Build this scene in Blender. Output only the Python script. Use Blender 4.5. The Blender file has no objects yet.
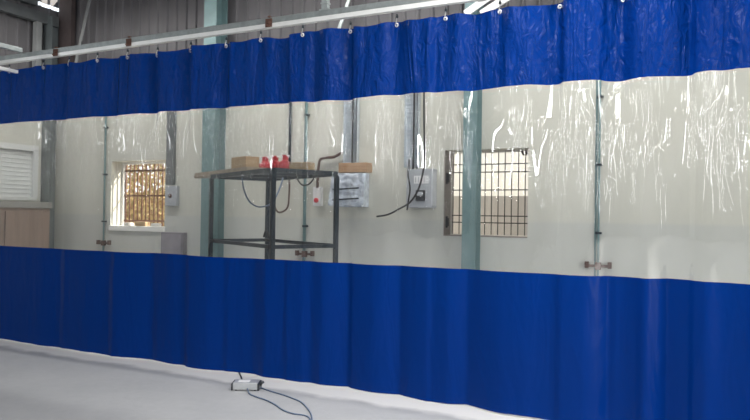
import bpy, bmesh, math, random
from mathutils import Vector, Matrix, noise

random.seed(7)
PI = math.pi
SC = bpy.context.scene
COL = SC.collection

# ------------------------------------------------------------------ camera
F_PX = 650.0
YAW, PITCH, ROLL = math.radians(25.7), math.radians(0.53), math.radians(0.86)
EYE = 1.5
CAM_R = (Matrix.Rotation(YAW, 3, 'Z') @ Matrix.Rotation(PI / 2 + PITCH, 3, 'X') @ Matrix.Rotation(ROLL, 3, 'Z'))


def ray(px, py):
    return CAM_R @ Vector(((px - 375) / F_PX, (210 - py) / F_PX, -1.0))


_r = ray(375, 395.5)
DIST = _r.y / -_r.z * EYE            # the curtain hangs in the plane y = 0
CAM = Vector((0, -DIST, EYE))


def at_v(px, py, v):
    r = ray(px, py)
    return CAM + r * ((v - CAM.y) / r.y)


def at_u(px, py, u):
    r = ray(px, py)
    return CAM + r * ((u - CAM.x) / r.x)


def at_z(px, py, z):
    r = ray(px, py)
    return CAM + r * ((z - CAM.z) / r.z)


cd = bpy.data.cameras.new('camera')
cam = bpy.data.objects.new('camera', cd)
COL.objects.link(cam)
cam.matrix_world = Matrix.Translation(CAM) @ CAM_R.to_4x4()
cd.sensor_fit = 'HORIZONTAL'
cd.sensor_width = 36
cd.lens = F_PX / 750 * 36
cd.clip_start = 0.05
SC.camera = cam


# ------------------------------------------------------------------ helpers
class MB:
    def __init__(self):
        self.bm = bmesh.new()
        self.mi = 0

    def _fin(self, faces, smooth=False):
        for f in faces:
            f.material_index = self.mi
            f.smooth = smooth

    def box(self, x0, x1, y0, y1, z0, z1, bev=0.0, M=None):
        vs = [Vector((x, y, z)) for x in (x0, x1) for y in (y0, y1) for z in (z0, z1)]
        if M is not None:
            vs = [M @ v for v in vs]
        v = [self.bm.verts.new(c) for c in vs]
        q = [(0, 1, 3, 2), (4, 6, 7, 5), (0, 4, 5, 1), (2, 3, 7, 6), (0, 2, 6, 4), (1, 5, 7, 3)]
        fs = [self.bm.faces.new([v[i] for i in a]) for a in q]
        if bev > 0:
            es = list({e for f in fs for e in f.edges})
            r = bmesh.ops.bevel(self.bm, geom=es, offset=bev, segments=2, affect='EDGES', profile=0.6)
            fs = [f for f in r['faces'] if f.is_valid] + [f for f in fs if f.is_valid]
        self._fin(fs)
        return self

    def bar(self, a, b, w, h, up=Vector((0, 0, 1)), bev=0.0):
        """rectangular bar from a to b; w across, h along 'up'"""
        a, b = Vector(a), Vector(b)
        d = (b - a)
        L = d.length
        d.normalize()
        s = d.cross(up)
        if s.length < 1e-4:
            s = d.cross(Vector((1, 0, 0)))
        s.normalize()
        t = s.cross(d)
        M = Matrix(((d.x, s.x, t.x, a.x), (d.y, s.y, t.y, a.y), (d.z, s.z, t.z, a.z), (0, 0, 0, 1)))
        return self.box(0, L, -w / 2, w / 2, -h / 2, h / 2, bev, M)

    def tube(self, pts, r, n=8, cap=True):
        pts = [Vector(p) for p in pts]
        rings = []
        prev = None
        for i, p in enumerate(pts):
            a = pts[max(i - 1, 0)]
            b = pts[min(i + 1, len(pts) - 1)]
            d = (b - a).normalized()
            if prev is None:
                s = d.cross(Vector((0, 0, 1)))
                if s.length < 1e-3:
                    s = d.cross(Vector((1, 0, 0)))
            else:
                s = prev - d * prev.dot(d)
            s.normalize()
            prev = s
            t = d.cross(s)
            rr = r[i] if isinstance(r, (list, tuple)) else r
            rings.append([self.bm.verts.new(p + (s * math.cos(2 * PI * k / n) + t * math.sin(2 * PI * k / n)) * rr) for k in range(n)])
        fs = []
        for A, B in zip(rings[:-1], rings[1:]):
            for k in range(n):
                fs.append(self.bm.faces.new((A[k], A[(k + 1) % n], B[(k + 1) % n], B[k])))
        self._fin(fs, True)
        if cap:
            self._fin([self.bm.faces.new(rings[0][::-1]), self.bm.faces.new(rings[-1])])
        return self

    def lathe(self, prof, M, n=20):
        """prof: (radius, height) list revolved about local z, closed at both ends"""
        rings = [[self.bm.verts.new(M @ Vector((r * math.cos(2 * PI * k / n), r * math.sin(2 * PI * k / n), h))) for k in range(n)] for r, h in prof]
        fs = []
        for A, B in zip(rings[:-1], rings[1:]):
            for k in range(n):
                fs.append(self.bm.faces.new((A[k], A[(k + 1) % n], B[(k + 1) % n], B[k])))
        fs.append(self.bm.faces.new(rings[0][::-1]))
        fs.append(self.bm.faces.new(rings[-1]))
        self._fin(fs)
        return self

    def torus(self, c, R, r, M3, n=18, m=8):
        c = Vector(c)
        rings = []
        for i in range(n):
            a = 2 * PI * i / n
            row = []
            for k in range(m):
                b = 2 * PI * k / m
                row.append(self.bm.verts.new(c + M3 @ Vector(((R + r * math.cos(b)) * math.cos(a), (R + r * math.cos(b)) * math.sin(a), r * math.sin(b)))))
            rings.append(row)
        fs = []
        for i in range(n):
            A, B = rings[i], rings[(i + 1) % n]
            for k in range(m):
                fs.append(self.bm.faces.new((A[k], B[k], B[(k + 1) % m], A[(k + 1) % m])))
        self._fin(fs, True)
        return self

    def prism(self, poly, a, b, axis_fn):
        """poly: list of 2D; axis_fn(x, y, t) -> Vector"""
        A = [self.bm.verts.new(axis_fn(x, y, a)) for x, y in poly]
        B = [self.bm.verts.new(axis_fn(x, y, b)) for x, y in poly]
        n = len(poly)
        fs = [self.bm.faces.new((A[k], A[(k + 1) % n], B[(k + 1) % n], B[k])) for k in range(n)]
        fs += [self.bm.faces.new(A[::-1]), self.bm.faces.new(B)]
        self._fin(fs)
        return self

    def grid(self, f, nu, nv, smooth=True):
        g = [[self.bm.verts.new(f(i / nu, j / nv)) for j in range(nv + 1)] for i in range(nu + 1)]
        fs = []
        for i in range(nu):
            for j in range(nv):
                fs.append(self.bm.faces.new((g[i][j], g[i + 1][j], g[i + 1][j + 1], g[i][j + 1])))
        self._fin(fs, smooth)
        return self

    def build(self, name, mats, parent=None, normals=True):
        me = bpy.data.meshes.new(name)
        if normals:
            bmesh.ops.recalc_face_normals(self.bm, faces=self.bm.faces[:])
        self.bm.to_mesh(me)
        self.bm.free()
        for m in (mats if isinstance(mats, (list, tuple)) else [mats]):
            me.materials.append(m)
        o = bpy.data.objects.new(name, me)
        COL.objects.link(o)
        if parent is not None:
            o.parent = parent
            o.matrix_parent_inverse = Matrix.Translation(-parent.location) if parent.type == 'EMPTY' else Matrix()
        return o


def tag(o, label, cat, group=None, kind=None):
    o['label'] = label
    o['category'] = cat
    if group:
        o['group'] = group
    if kind:
        o['kind'] = kind
    return o


def struct(o, label=None, cat=None):
    o['kind'] = 'structure'
    if label:
        o['label'] = label
        o['category'] = cat
    return o


def thing(name, loc, label, cat, group=None):
    o = bpy.data.objects.new(name, None)
    o.location = loc
    o.empty_display_size = 0.1
    COL.objects.link(o)
    tag(o, label, cat, group)
    return o


def spline(pts, n=8):
    pts = [Vector(p) for p in pts]
    out = []
    for i in range(len(pts) - 1):
        p0, p1, p2, p3 = pts[max(i - 1, 0)], pts[i], pts[i + 1], pts[min(i + 2, len(pts) - 1)]
        for k in range(n):
            t = k / n
            out.append(0.5 * ((2 * p1) + (p2 - p0) * t + (2 * p0 - 5 * p1 + 4 * p2 - p3) * t * t + (3 * p1 - p0 - 3 * p2 + p3) * t ** 3))
    out.append(pts[-1])
    return out


# ------------------------------------------------------------------ materials
def new_mat(name):
    m = bpy.data.materials.new(name)
    m.use_nodes = True
    nt = m.node_tree
    nt.nodes.clear()
    return m, nt, nt.nodes, nt.links


def node(nt, t, **kw):
    n = nt.nodes.new(t)
    for k, v in kw.items():
        if k in n.inputs:
            n.inputs[k].default_value = v
        else:
            setattr(n, k, v)
    return n


def rgb(r, g, b):
    f = lambda c: (c / 255 / 12.92) if c / 255 <= 0.04045 else ((c / 255 + 0.055) / 1.055) ** 2.4
    return (f(r), f(g), f(b), 1)


def simple(name, c, rough=0.5, metal=0.0, var=0.12, scale=6.0, bump=0.0, bscale=40.0, c2=None, spec=0.5, stretch=(1, 1, 1)):
    m, nt, N, L = new_mat(name)
    out = node(nt, 'ShaderNodeOutputMaterial')
    p = node(nt, 'ShaderNodeBsdfPrincipled', Roughness=rough, Metallic=metal)
    p.inputs['Specular IOR Level'].default_value = spec
    tc = node(nt, 'ShaderNodeTexCoord')
    mp = node(nt, 'ShaderNodeMapping', Scale=stretch)
    L.new(tc.outputs['Object'], mp.inputs['Vector'])
    nz = node(nt, 'ShaderNodeTexNoise', Scale=scale, Detail=6.0, Roughness=0.6)
    L.new(mp.outputs[0], nz.inputs['Vector'])
    cr = node(nt, 'ShaderNodeValToRGB')
    a = [max(0, x * (1 - var)) for x in c[:3]] + [1]
    b = [min(1, x * (1 + var)) for x in c[:3]] + [1]
    if c2:
        a, b = c, c2
    cr.color_ramp.elements[0].position = 0.32
    cr.color_ramp.elements[1].position = 0.68
    cr.color_ramp.elements[0].color = a
    cr.color_ramp.elements[1].color = b
    L.new(nz.outputs['Fac'], cr.inputs['Fac'])
    L.new(cr.outputs['Color'], p.inputs['Base Color'])
    if bump:
        n2 = node(nt, 'ShaderNodeTexNoise', Scale=bscale, Detail=4.0)
        L.new(mp.outputs[0], n2.inputs['Vector'])
        bp = node(nt, 'ShaderNodeBump', Strength=bump, Distance=0.01)
        L.new(n2.outputs['Fac'], bp.inputs['Height'])
        L.new(bp.outputs[0], p.inputs['Normal'])
    L.new(p.outputs[0], out.inputs[0])
    return m


def mat_floor():
    m, nt, N, L = new_mat('concrete_floor')
    out = node(nt, 'ShaderNodeOutputMaterial')
    p = node(nt, 'ShaderNodeBsdfPrincipled', Roughness=0.55)
    p.inputs['Specular IOR Level'].default_value = 0.35
    tc = node(nt, 'ShaderNodeTexCoord')
    n1 = node(nt, 'ShaderNodeTexNoise', Scale=0.9, Detail=8.0, Roughness=0.65)
    n2 = node(nt, 'ShaderNodeTexNoise', Scale=14.0, Detail=6.0, Roughness=0.7)
    L.new(tc.outputs['Object'], n1.inputs[0])
    L.new(tc.outputs['Object'], n2.inputs[0])
    cr = node(nt, 'ShaderNodeValToRGB')
    cr.color_ramp.elements[0].position = 0.3
    cr.color_ramp.elements[0].color = (0.36, 0.367, 0.385, 1)
    cr.color_ramp.elements[1].position = 0.72
    cr.color_ramp.elements[1].color = (0.475, 0.478, 0.49, 1)
    mx = node(nt, 'ShaderNodeMix', data_type='FLOAT')
    mx.inputs[0].default_value = 0.3
    L.new(n1.outputs['Fac'], mx.inputs[2])
    L.new(n2.outputs['Fac'], mx.inputs[3])
    L.new(mx.outputs[0], cr.inputs[0])
    # paler floor colour from the foot of the curtain backwards, with an uneven front edge
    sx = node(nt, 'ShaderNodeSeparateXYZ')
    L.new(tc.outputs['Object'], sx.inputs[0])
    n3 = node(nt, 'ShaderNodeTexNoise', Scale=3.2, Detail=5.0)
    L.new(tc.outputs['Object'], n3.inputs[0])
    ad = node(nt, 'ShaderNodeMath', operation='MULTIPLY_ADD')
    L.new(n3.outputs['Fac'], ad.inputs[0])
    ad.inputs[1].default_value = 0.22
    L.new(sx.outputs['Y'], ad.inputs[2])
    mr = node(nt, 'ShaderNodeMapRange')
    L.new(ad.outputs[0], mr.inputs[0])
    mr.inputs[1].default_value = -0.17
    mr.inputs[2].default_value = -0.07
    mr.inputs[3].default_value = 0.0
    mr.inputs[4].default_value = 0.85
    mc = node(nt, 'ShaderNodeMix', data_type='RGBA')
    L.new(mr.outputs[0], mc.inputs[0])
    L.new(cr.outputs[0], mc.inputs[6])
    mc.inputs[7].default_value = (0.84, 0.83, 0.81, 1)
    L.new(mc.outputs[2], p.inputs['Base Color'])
    bp = node(nt, 'ShaderNodeBump', Strength=0.25, Distance=0.01)
    L.new(n2.outputs['Fac'], bp.inputs['Height'])
    L.new(bp.outputs[0], p.inputs['Normal'])
    L.new(p.outputs[0], out.inputs[0])
    return m


def mat_plaster():
    m, nt, N, L = new_mat('painted_plaster')
    out = node(nt, 'ShaderNodeOutputMaterial')
    p = node(nt, 'ShaderNodeBsdfPrincipled', Roughness=0.75)
    tc = node(nt, 'ShaderNodeTexCoord')
    n1 = node(nt, 'ShaderNodeTexNoise', Scale=1.6, Detail=7.0, Roughness=0.6)
    mp = node(nt, 'ShaderNodeMapping', Scale=(1.0, 1.0, 0.35))
    L.new(tc.outputs['Object'], mp.inputs[0])
    L.new(mp.outputs[0], n1.inputs[0])
    cr = node(nt, 'ShaderNodeValToRGB')
    cr.color_ramp.elements[0].position = 0.3
    cr.color_ramp.elements[0].color = (0.56, 0.555, 0.49, 1)
    cr.color_ramp.elements[1].position = 0.7
    cr.color_ramp.elements[1].color = (0.64, 0.635, 0.57, 1)
    L.new(n1.outputs['Fac'], cr.inputs[0])
    sx = node(nt, 'ShaderNodeSeparateXYZ')
    L.new(tc.outputs['Object'], sx.inputs[0])
    mr = node(nt, 'ShaderNodeMapRange')
    L.new(sx.outputs['Z'], mr.inputs[0])
    mr.inputs[1].default_value = 1.44
    mr.inputs[2].default_value = 1.48
    mc = node(nt, 'ShaderNodeMix', data_type='RGBA')        # cooler grey tint on the lower part of the wall
    L.new(mr.outputs[0], mc.inputs[0])
    mc.inputs[6].default_value = (0.92, 0.94, 0.985, 1)
    mc.inputs[7].default_value = (1, 1, 1, 1)
    mu = node(nt, 'ShaderNodeMix', data_type='RGBA', blend_type='MULTIPLY')
    mu.inputs[0].default_value = 1
    L.new(cr.outputs[0], mu.inputs[6])
    L.new(mc.outputs[2], mu.inputs[7])
    L.new(mu.outputs[2], p.inputs['Base Color'])
    n2 = node(nt, 'ShaderNodeTexNoise', Scale=25.0, Detail=5.0)
    L.new(tc.outputs['Object'], n2.inputs[0])
    bp = node(nt, 'ShaderNodeBump', Strength=0.12, Distance=0.01)
    L.new(n2.outputs['Fac'], bp.inputs['Height'])
    L.new(bp.outputs[0], p.inputs['Normal'])
    L.new(p.outputs[0], out.inputs[0])
    return m


def wrinkle_height(nt, su, sz, dist, det=3.0, seed=0.0):
    L = nt.links
    tc = node(nt, 'ShaderNodeTexCoord')
    mp = node(nt, 'ShaderNodeMapping', Scale=(su, 1.0, sz), Location=(seed, 0, seed * 1.7))
    L.new(tc.outputs['Object'], mp.inputs[0])
    nz = node(nt, 'ShaderNodeTexNoise', Scale=1.0, Detail=det, Roughness=0.5, Distortion=dist)
    L.new(mp.outputs[0], nz.inputs[0])
    return nz.outputs['Fac']


def mat_blue():
    m, nt, N, L = new_mat('blue_tarpaulin')
    out = node(nt, 'ShaderNodeOutputMaterial')
    p = node(nt, 'ShaderNodeBsdfPrincipled', Roughness=0.22)
    p.inputs['Base Color'].default_value = (0.0010, 0.025, 0.183, 1)
    p.inputs['Specular IOR Level'].default_value = 0.07
    a = wrinkle_height(nt, 6.0, 1.3, 1.6, 2.0, 3.1)
    b = wrinkle_height(nt, 13.0, 6.0, 2.2, 3.0, 9.4)
    # the upper band is crumpled, the lower one hangs smooth
    tc = node(nt, 'ShaderNodeTexCoord')
    sx = node(nt, 'ShaderNodeSeparateXYZ')
    L.new(tc.outputs['Object'], sx.inputs[0])
    zr = node(nt, 'ShaderNodeMapRange')
    L.new(sx.outputs['Z'], zr.inputs[0])
    zr.inputs[1].default_value = 1.0
    zr.inputs[2].default_value = 2.6
    zr.inputs[3].default_value = 0.06
    zr.inputs[4].default_value = 0.45
    mx = node(nt, 'ShaderNodeMath', operation='MULTIPLY_ADD')
    L.new(b, mx.inputs[0])
    L.new(zr.outputs[0], mx.inputs[1])
    L.new(a, mx.inputs[2])
    bp = node(nt, 'ShaderNodeBump', Distance=0.07)
    z2 = node(nt, 'ShaderNodeMapRange')
    L.new(sx.outputs['Z'], z2.inputs[0])
    z2.inputs[1].default_value = 1.1
    z2.inputs[2].default_value = 2.4
    z2.inputs[3].default_value = 0.25
    z2.inputs[4].default_value = 0.8
    L.new(z2.outputs[0], bp.inputs['Strength'])
    L.new(mx.outputs[0], bp.inputs['Height'])
    L.new(bp.outputs[0], p.inputs['Normal'])
    tr = node(nt, 'ShaderNodeBsdfTranslucent', Color=(0.001, 0.06, 0.27, 1))
    ms = node(nt, 'ShaderNodeMixShader')
    ms.inputs[0].default_value = 0.16
    L.new(p.outputs[0], ms.inputs[1])
    L.new(tr.outputs[0], ms.inputs[2])
    L.new(ms.outputs[0], out.inputs[0])
    return m


CREASE = 0.009


def mat_clear():
    m, nt, N, L = new_mat('clear_pvc')
    out = node(nt, 'ShaderNodeOutputMaterial')
    tc = node(nt, 'ShaderNodeTexCoord')
    sx = node(nt, 'ShaderNodeSeparateXYZ')
    L.new(tc.outputs['Object'], sx.inputs[0])
    # creases: thin raised squiggles, long vertical runs and short crumples, in clumps, strongest below the upper seam
    def crease(su, sz, dist, seed, width, det=2.0):
        h = wrinkle_height(nt, su, sz, dist, det, seed)
        a1 = node(nt, 'ShaderNodeMath', operation='SUBTRACT')
        L.new(h, a1.inputs[0])
        a1.inputs[1].default_value = 0.5
        a2 = node(nt, 'ShaderNodeMath', operation='ABSOLUTE')
        L.new(a1.outputs[0], a2.inputs[0])
        mr = node(nt, 'ShaderNodeMapRange', interpolation_type='SMOOTHSTEP')
        L.new(a2.outputs[0], mr.inputs[0])
        mr.inputs[1].default_value = 0.0
        mr.inputs[2].default_value = width
        mr.inputs[3].default_value = 1.0
        mr.inputs[4].default_value = 0.0
        return mr.outputs[0]

    def rng(src, a, b, c=0.0, d=1.0):
        mr = node(nt, 'ShaderNodeMapRange', interpolation_type='SMOOTHSTEP')
        L.new(src, mr.inputs[0])
        for k, v in enumerate((a, b, c, d)):
            mr.inputs[k + 1].default_value = v
        return mr.outputs[0]

    def math2(op, a, b):
        mm = node(nt, 'ShaderNodeMath', operation=op)
        for k, q in enumerate((a, b)):
            if isinstance(q, float):
                mm.inputs[k].default_value = q
            else:
                L.new(q, mm.inputs[k])
        return mm.outputs[0]
    c1 = crease(7.5, 1.1, 1.8, 1.3, 0.05, 2.5)
    c2 = crease(15.0, 3.4, 1.4, 5.2, 0.06, 2.0)
    lf = rng(sx.outputs['X'], -7.0, -2.0, 0.075, 0.0)      # the far end of the sheet is the more creased one
    m1 = rng(math2('ADD', wrinkle_height(nt, 2.6, 0.5, 0.3, 2.0, 21.0), lf), 0.47, 0.56)
    m2 = rng(math2('ADD', wrinkle_height(nt, 3.6, 1.6, 0.3, 2.0, 33.0), lf), 0.50, 0.60)
    zt = rng(sx.outputs['Z'], 1.3, 2.35, 0.05, 1.0)
    h1 = math2('MULTIPLY', math2('MULTIPLY', c1, m1), zt)
    h2 = math2('MULTIPLY', math2('MULTIPLY', c2, m2), zt)
    hh = math2('ADD', h1, math2('MULTIPLY', h2, 0.6))
    bp = node(nt, 'ShaderNodeBump', Distance=CREASE, Strength=1.0)
    L.new(hh, bp.inputs['Height'])
    gl = node(nt, 'ShaderNodeBsdfGlossy', Roughness=0.03, Color=(1, 1, 1, 1))
    L.new(bp.outputs[0], gl.inputs['Normal'])
    tp = node(nt, 'ShaderNodeBsdfTransparent', Color=(0.93, 0.94, 0.935, 1))
    df = node(nt, 'ShaderNodeBsdfTranslucent', Color=(0.75, 0.78, 0.8, 1))
    hz = node(nt, 'ShaderNodeMixShader')
    hz.inputs[0].default_value = 0.03
    L.new(tp.outputs[0], hz.inputs[1])
    L.new(df.outputs[0], hz.inputs[2])
    fr0 = node(nt, 'ShaderNodeFresnel', IOR=1.5)
    fr = node(nt, 'ShaderNodeMath', operation='MULTIPLY', use_clamp=True)      # both faces of the film reflect
    L.new(fr0.outputs[0], fr.inputs[0])
    fr.inputs[1].default_value = 1.7
    ms = node(nt, 'ShaderNodeMixShader')
    L.new(fr.outputs[0], ms.inputs[0])
    L.new(hz.outputs[0], ms.inputs[1])
    L.new(gl.outputs[0], ms.inputs[2])
    L.new(ms.outputs[0], out.inputs[0])
    return m


M = {}
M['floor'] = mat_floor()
M['plaster'] = mat_plaster()
M['blue'] = mat_blue()
M['clear'] = mat_clear()
M['cladding'] = simple('weathered_cladding', (0.132, 0.127, 0.134, 1), 0.6, 0.0, 0.16, 1.6, stretch=(2, 2, 0.3))
M['roof'] = simple('roof_sheet', (0.16, 0.155, 0.16, 1), 0.6, 0.0, 0.12, 2)
M['teal'] = simple('teal_grey_paint', rgb(108, 134, 136), 0.45, 0.0, 0.12, 4)
M['girt'] = simple('grey_paint', (0.13, 0.14, 0.145, 1), 0.5, 0.0, 0.15, 4)
M['post_light'] = simple('pale_grey_paint', (0.27, 0.28, 0.28, 1), 0.5, 0.0, 0.1, 4)
M['brown_paint'] = simple('brown_paint', (0.09, 0.07, 0.07, 1), 0.6, 0, 0.15, 5)
M['galv'] = simple('galvanised_steel', (0.42, 0.46, 0.46, 1), 0.38, 0.55, 0.14, 16)
M['tube'] = simple('grey_tube', (0.27, 0.30, 0.30, 1), 0.4, 0.35, 0.14, 16)
M['tray'] = simple('tray_zinc', (0.58, 0.63, 0.67, 1), 0.3, 0.25, 0.12, 20)
M['rail_white'] = simple('white_track', (0.80, 0.81, 0.80, 1), 0.25, 0.15, 0.05, 8)
M['rust'] = simple('rusty_clamp', (0.11, 0.055, 0.04, 1), 0.8, 0.1, 0.4, 40, 0.4, 80)
M['steel'] = simple('zinc_hook', (0.45, 0.46, 0.48, 1), 0.3, 0.8, 0.1, 30)
M['darksteel'] = simple('dark_steel', (0.022, 0.033, 0.046, 1), 0.42, 0.3, 0.2, 18)
M['grommet'] = simple('bright_eyelet', (0.85, 0.86, 0.87, 1), 0.3, 0.3, 0.03, 30)
M['bar'] = simple('grille_iron', (0.035, 0.035, 0.038, 1), 0.6, 0.2, 0.2, 20)
M['rustbar'] = simple('rusty_grille_iron', (0.16, 0.075, 0.045, 1), 0.75, 0.1, 0.25, 25)
M['frame'] = simple('window_reveal', (0.62, 0.58, 0.53, 1), 0.7, 0, 0.08, 5)
M['whitewash'] = simple('whitewash', (0.88, 0.87, 0.83, 1), 0.8, 0, 0.05, 3)
M['louvre'] = simple('white_louvre', (0.72, 0.73, 0.72, 1), 0.5, 0, 0.05, 3)
M['box_grey'] = simple('grey_enclosure', (0.44, 0.46, 0.49, 1), 0.4, 0.05, 0.06, 10)
M['box_pale'] = simple('pale_enclosure', (0.58, 0.60, 0.63, 1), 0.35, 0.05, 0.06, 10)
M['white_plastic'] = simple('white_plastic', (0.82, 0.82, 0.82, 1), 0.35, 0, 0.03, 10)
M['black_plastic'] = simple('black_plastic', (0.03, 0.033, 0.038, 1), 0.4, 0, 0.1, 10)
M['glass_dark'] = simple('meter_glass', (0.05, 0.08, 0.09, 1), 0.12, 0, 0.1, 10)
M['cable'] = simple('black_cable', (0.02, 0.02, 0.022, 1), 0.5, 0, 0.1, 20)
M['cable_brown'] = simple('brown_hose', (0.10, 0.055, 0.045, 1), 0.5, 0, 0.15, 20)
M['cable_blue'] = simple('blue_grey_cord', (0.13, 0.18, 0.27, 1), 0.5, 0, 0.1, 20)
M['wood'] = simple('pale_wood', (0.50, 0.36, 0.20, 1), 0.65, 0, 0.1, 4, 0.15, 30, c2=(0.38, 0.25, 0.13, 1), stretch=(1, 1, 12))
M['wood_orange'] = simple('orange_wood', (0.46, 0.29, 0.17, 1), 0.6, 0, 0.1, 4, 0.15, 30, c2=(0.36, 0.21, 0.12, 1), stretch=(1, 1, 12))
M['plank'] = simple('old_board', (0.40, 0.33, 0.25, 1), 0.7, 0, 0.1, 3, 0.2, 30, c2=(0.27, 0.22, 0.17, 1), stretch=(2, 8, 2))
M['cab_wood'] = simple('brown_board', (0.24, 0.165, 0.13, 1), 0.6, 0, 0.1, 2.5, 0.1, 30, c2=(0.30, 0.205, 0.16, 1), stretch=(1, 6, 0.6))
M['cab_top'] = simple('grey_board', (0.30, 0.29, 0.27, 1), 0.6, 0, 0.1, 3)
M['red'] = simple('red_paint', (0.62, 0.03, 0.05, 1), 0.35, 0, 0.15, 20)
M['silver'] = simple('silver_case', (0.55, 0.56, 0.57, 1), 0.35, 0.5, 0.06, 20)
M['outer_ground'] = simple('dry_ground', (0.52, 0.43, 0.31, 1), 0.9, 0, 0.2, 2, 0.3, 10)
M['outer_grey'] = simple('grey_render', (0.43, 0.405, 0.395, 1), 0.85, 0, 0.1, 2)
M['outer_brick'] = simple('brown_brick', (0.40, 0.24, 0.13, 1), 0.85, 0, 0.25, 5, 0.3, 20)
M['leaf'] = simple('dry_leaves', (0.30, 0.25, 0.10, 1), 0.7, 0, 0.4, 3, c2=(0.55, 0.40, 0.19, 1))
M['stone'] = simple('chipped_mortar', (0.70, 0.68, 0.64, 1), 0.9, 0, 0.1, 10, 0.4, 40)
M['foil'] = simple('scuffed_film', (0.62, 0.68, 0.76, 1), 0.25, 0.2, 0.25, 14, 0.9, 22, spec=0.8)

# ------------------------------------------------------------------ setting
W = 2.6                       # inner face of the back wall
UL = at_v(55, 150, W).x       # left corner
UR = 4.2
ZP = 3.25                     # plaster height
ZE = 5.12                     # eaves
TH = 0.30

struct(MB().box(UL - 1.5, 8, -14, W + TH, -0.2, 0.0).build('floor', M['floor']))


def wall_with_holes(a0, a1, z1, holes, fn, name):
    """thick wall in strips with rectangular openings; fn(a, t, z) -> Vector, t 0 inner, TH outer"""
    xs = sorted({a0, a1} | {h[0] for h in holes} | {h[1] for h in holes})
    zs = sorted({0.0, z1} | {h[2] for h in holes} | {h[3] for h in holes})
    mb = MB()
    bm = mb.bm
    cache = {}

    def V(a, t, z):
        k = (round(a, 5), t, round(z, 5))
        if k not in cache:
            cache[k] = bm.verts.new(fn(a, t, z))
        return cache[k]

    def solid(i, j):
        if i < 0 or j < 0 or i >= len(xs) - 1 or j >= len(zs) - 1:
            return False
        ca, cz = (xs[i] + xs[i + 1]) / 2, (zs[j] + zs[j + 1]) / 2
        return not any(h[0] < ca < h[1] and h[2] < cz < h[3] for h in holes)
    for i in range(len(xs) - 1):
        for j in range(len(zs) - 1):
            if not solid(i, j):
                continue
            A, B, C, D = xs[i], xs[i + 1], zs[j], zs[j + 1]
            for t in (0, TH):
                bm.faces.new((V(A, t, C), V(B, t, C), V(B, t, D), V(A, t, D)))
            if not solid(i - 1, j):
                bm.faces.new((V(A, 0, C), V(A, TH, C), V(A, TH, D), V(A, 0, D)))
            if not solid(i + 1, j):
                bm.faces.new((V(B, 0, C), V(B, TH, C), V(B, TH, D), V(B, 0, D)))
            if not solid(i, j - 1):
                bm.faces.new((V(A, 0, C), V(B, 0, C), V(B, TH, C), V(A, TH, C)))
            if not solid(i, j + 1):
                bm.faces.new((V(A, 0, D), V(B, 0, D), V(B, TH, D), V(A, TH, D)))
    return struct(mb.build(name, M['plaster']))


def win_rect(xl, yt, xr, yb):
    a, b = at_v(xl, (yt + yb) / 2, W), at_v(xr, (yt + yb) / 2, W)
    zt = at_v((xl + xr) / 2, yt, W).z
    zb = at_v((xl + xr) / 2, yb, W).z
    return a.x, b.x, zb, zt


W1 = win_rect(111, 160.5, 165, 230)
W2 = win_rect(444, 149, 528, 237)
wall_with_holes(UL - TH, UR, ZP, [W1, W2], lambda a, t, z: Vector((a, W + t, z)), 'wall_back')

# louvred window of the left wall
l0, l1 = at_u(-60, 170, UL).y, at_u(36, 170, UL).y
lz1, lz0 = at_u(20, 150, UL).z, at_u(20, 197, UL).z
W3 = (l0, l1, lz0, lz1)
wall_with_holes(-13.6, W, ZP, [W3], lambda a, t, z: Vector((UL - t, a, z)), 'wall_left')


def clad(a0, a1, z0, z1, fn, name, pitch=0.19, depth=0.03):
    mb = MB()
    pts = []
    a = a0
    while a < a1:
        pts += [(a, 0), (a + pitch * 0.70, 0), (a + pitch * 0.78, depth), (a + pitch * 0.92, depth)]
        a += pitch
    prev = None
    fs = []
    for q, t in pts:
        cur = (mb.bm.verts.new(fn(q, t, z0)), mb.bm.verts.new(fn(q, t, z1)))
        if prev:
            fs.append(mb.bm.faces.new((prev[0], cur[0], cur[1], prev[1])))
        prev = cur
    o = mb.build(name, M['cladding'], normals=False)
    sm = o.modifiers.new('thick', 'SOLIDIFY')
    sm.thickness = 0.004
    return struct(o)


clad(UL - 0.1, UR, ZP - 0.05, ZE, lambda a, t, z: Vector((a, W + 0.1 - t, z)), 'wall_back_cladding')
gq0, gq1 = at_u(38, 1.5, UL), at_u(56.5, 7.0, UL)
gzz = (gq0.z + gq1.z) / 2
fl = lambda a, t, z: Vector((UL - 0.1 + t, a, z))
clad(-13.6, W + 0.05, ZP - 0.05, gzz - 0.03, fl, 'wall_left_cladding')
clad(-13.6, W + 0.05, gzz + 0.03, 7.8, fl, 'wall_left_cladding_upper')

# roof: rises from the eaves towards the hall, a gap of daylight left in the corner
rm = MB()
slope = 0.16
rm.prism([(W + 0.5, ZE - 0.5 * slope), (-13.6, ZE + (W + 13.6) * slope), (-13.6, ZE + (W + 13.6) * slope + 0.05), (W + 0.5, ZE - 0.5 * slope + 0.05)],
         UL + 0.12, 6.5, lambda y, z, t: Vector((t, y, z + 0.06)))
struct(rm.build('ceiling', M['roof']))

# girts and posts of the left wall
gz = at_u(25, 14, UL).z
g = MB()
g.bar((UL + 0.05, -6, gz), (UL + 0.05, W - 0.05, gz), 0.10, 0.17)
struct(g.build('beam_left', M['girt']))
g = MB()
g.bar((UL - 0.05, -13.6, gzz), (UL - 0.05, gq0.y, gzz), 0.10, 0.16)
struct(g.build('beam_left_upper', M['girt']))
py = at_u(37.5, 40, UL + 0.05).y
struct(MB().box(UL, UL + 0.09, py - 0.05, py + 0.05, ZP - 0.1, gz - 0.08).build('trim_left_post', M['post_light']))
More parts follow.
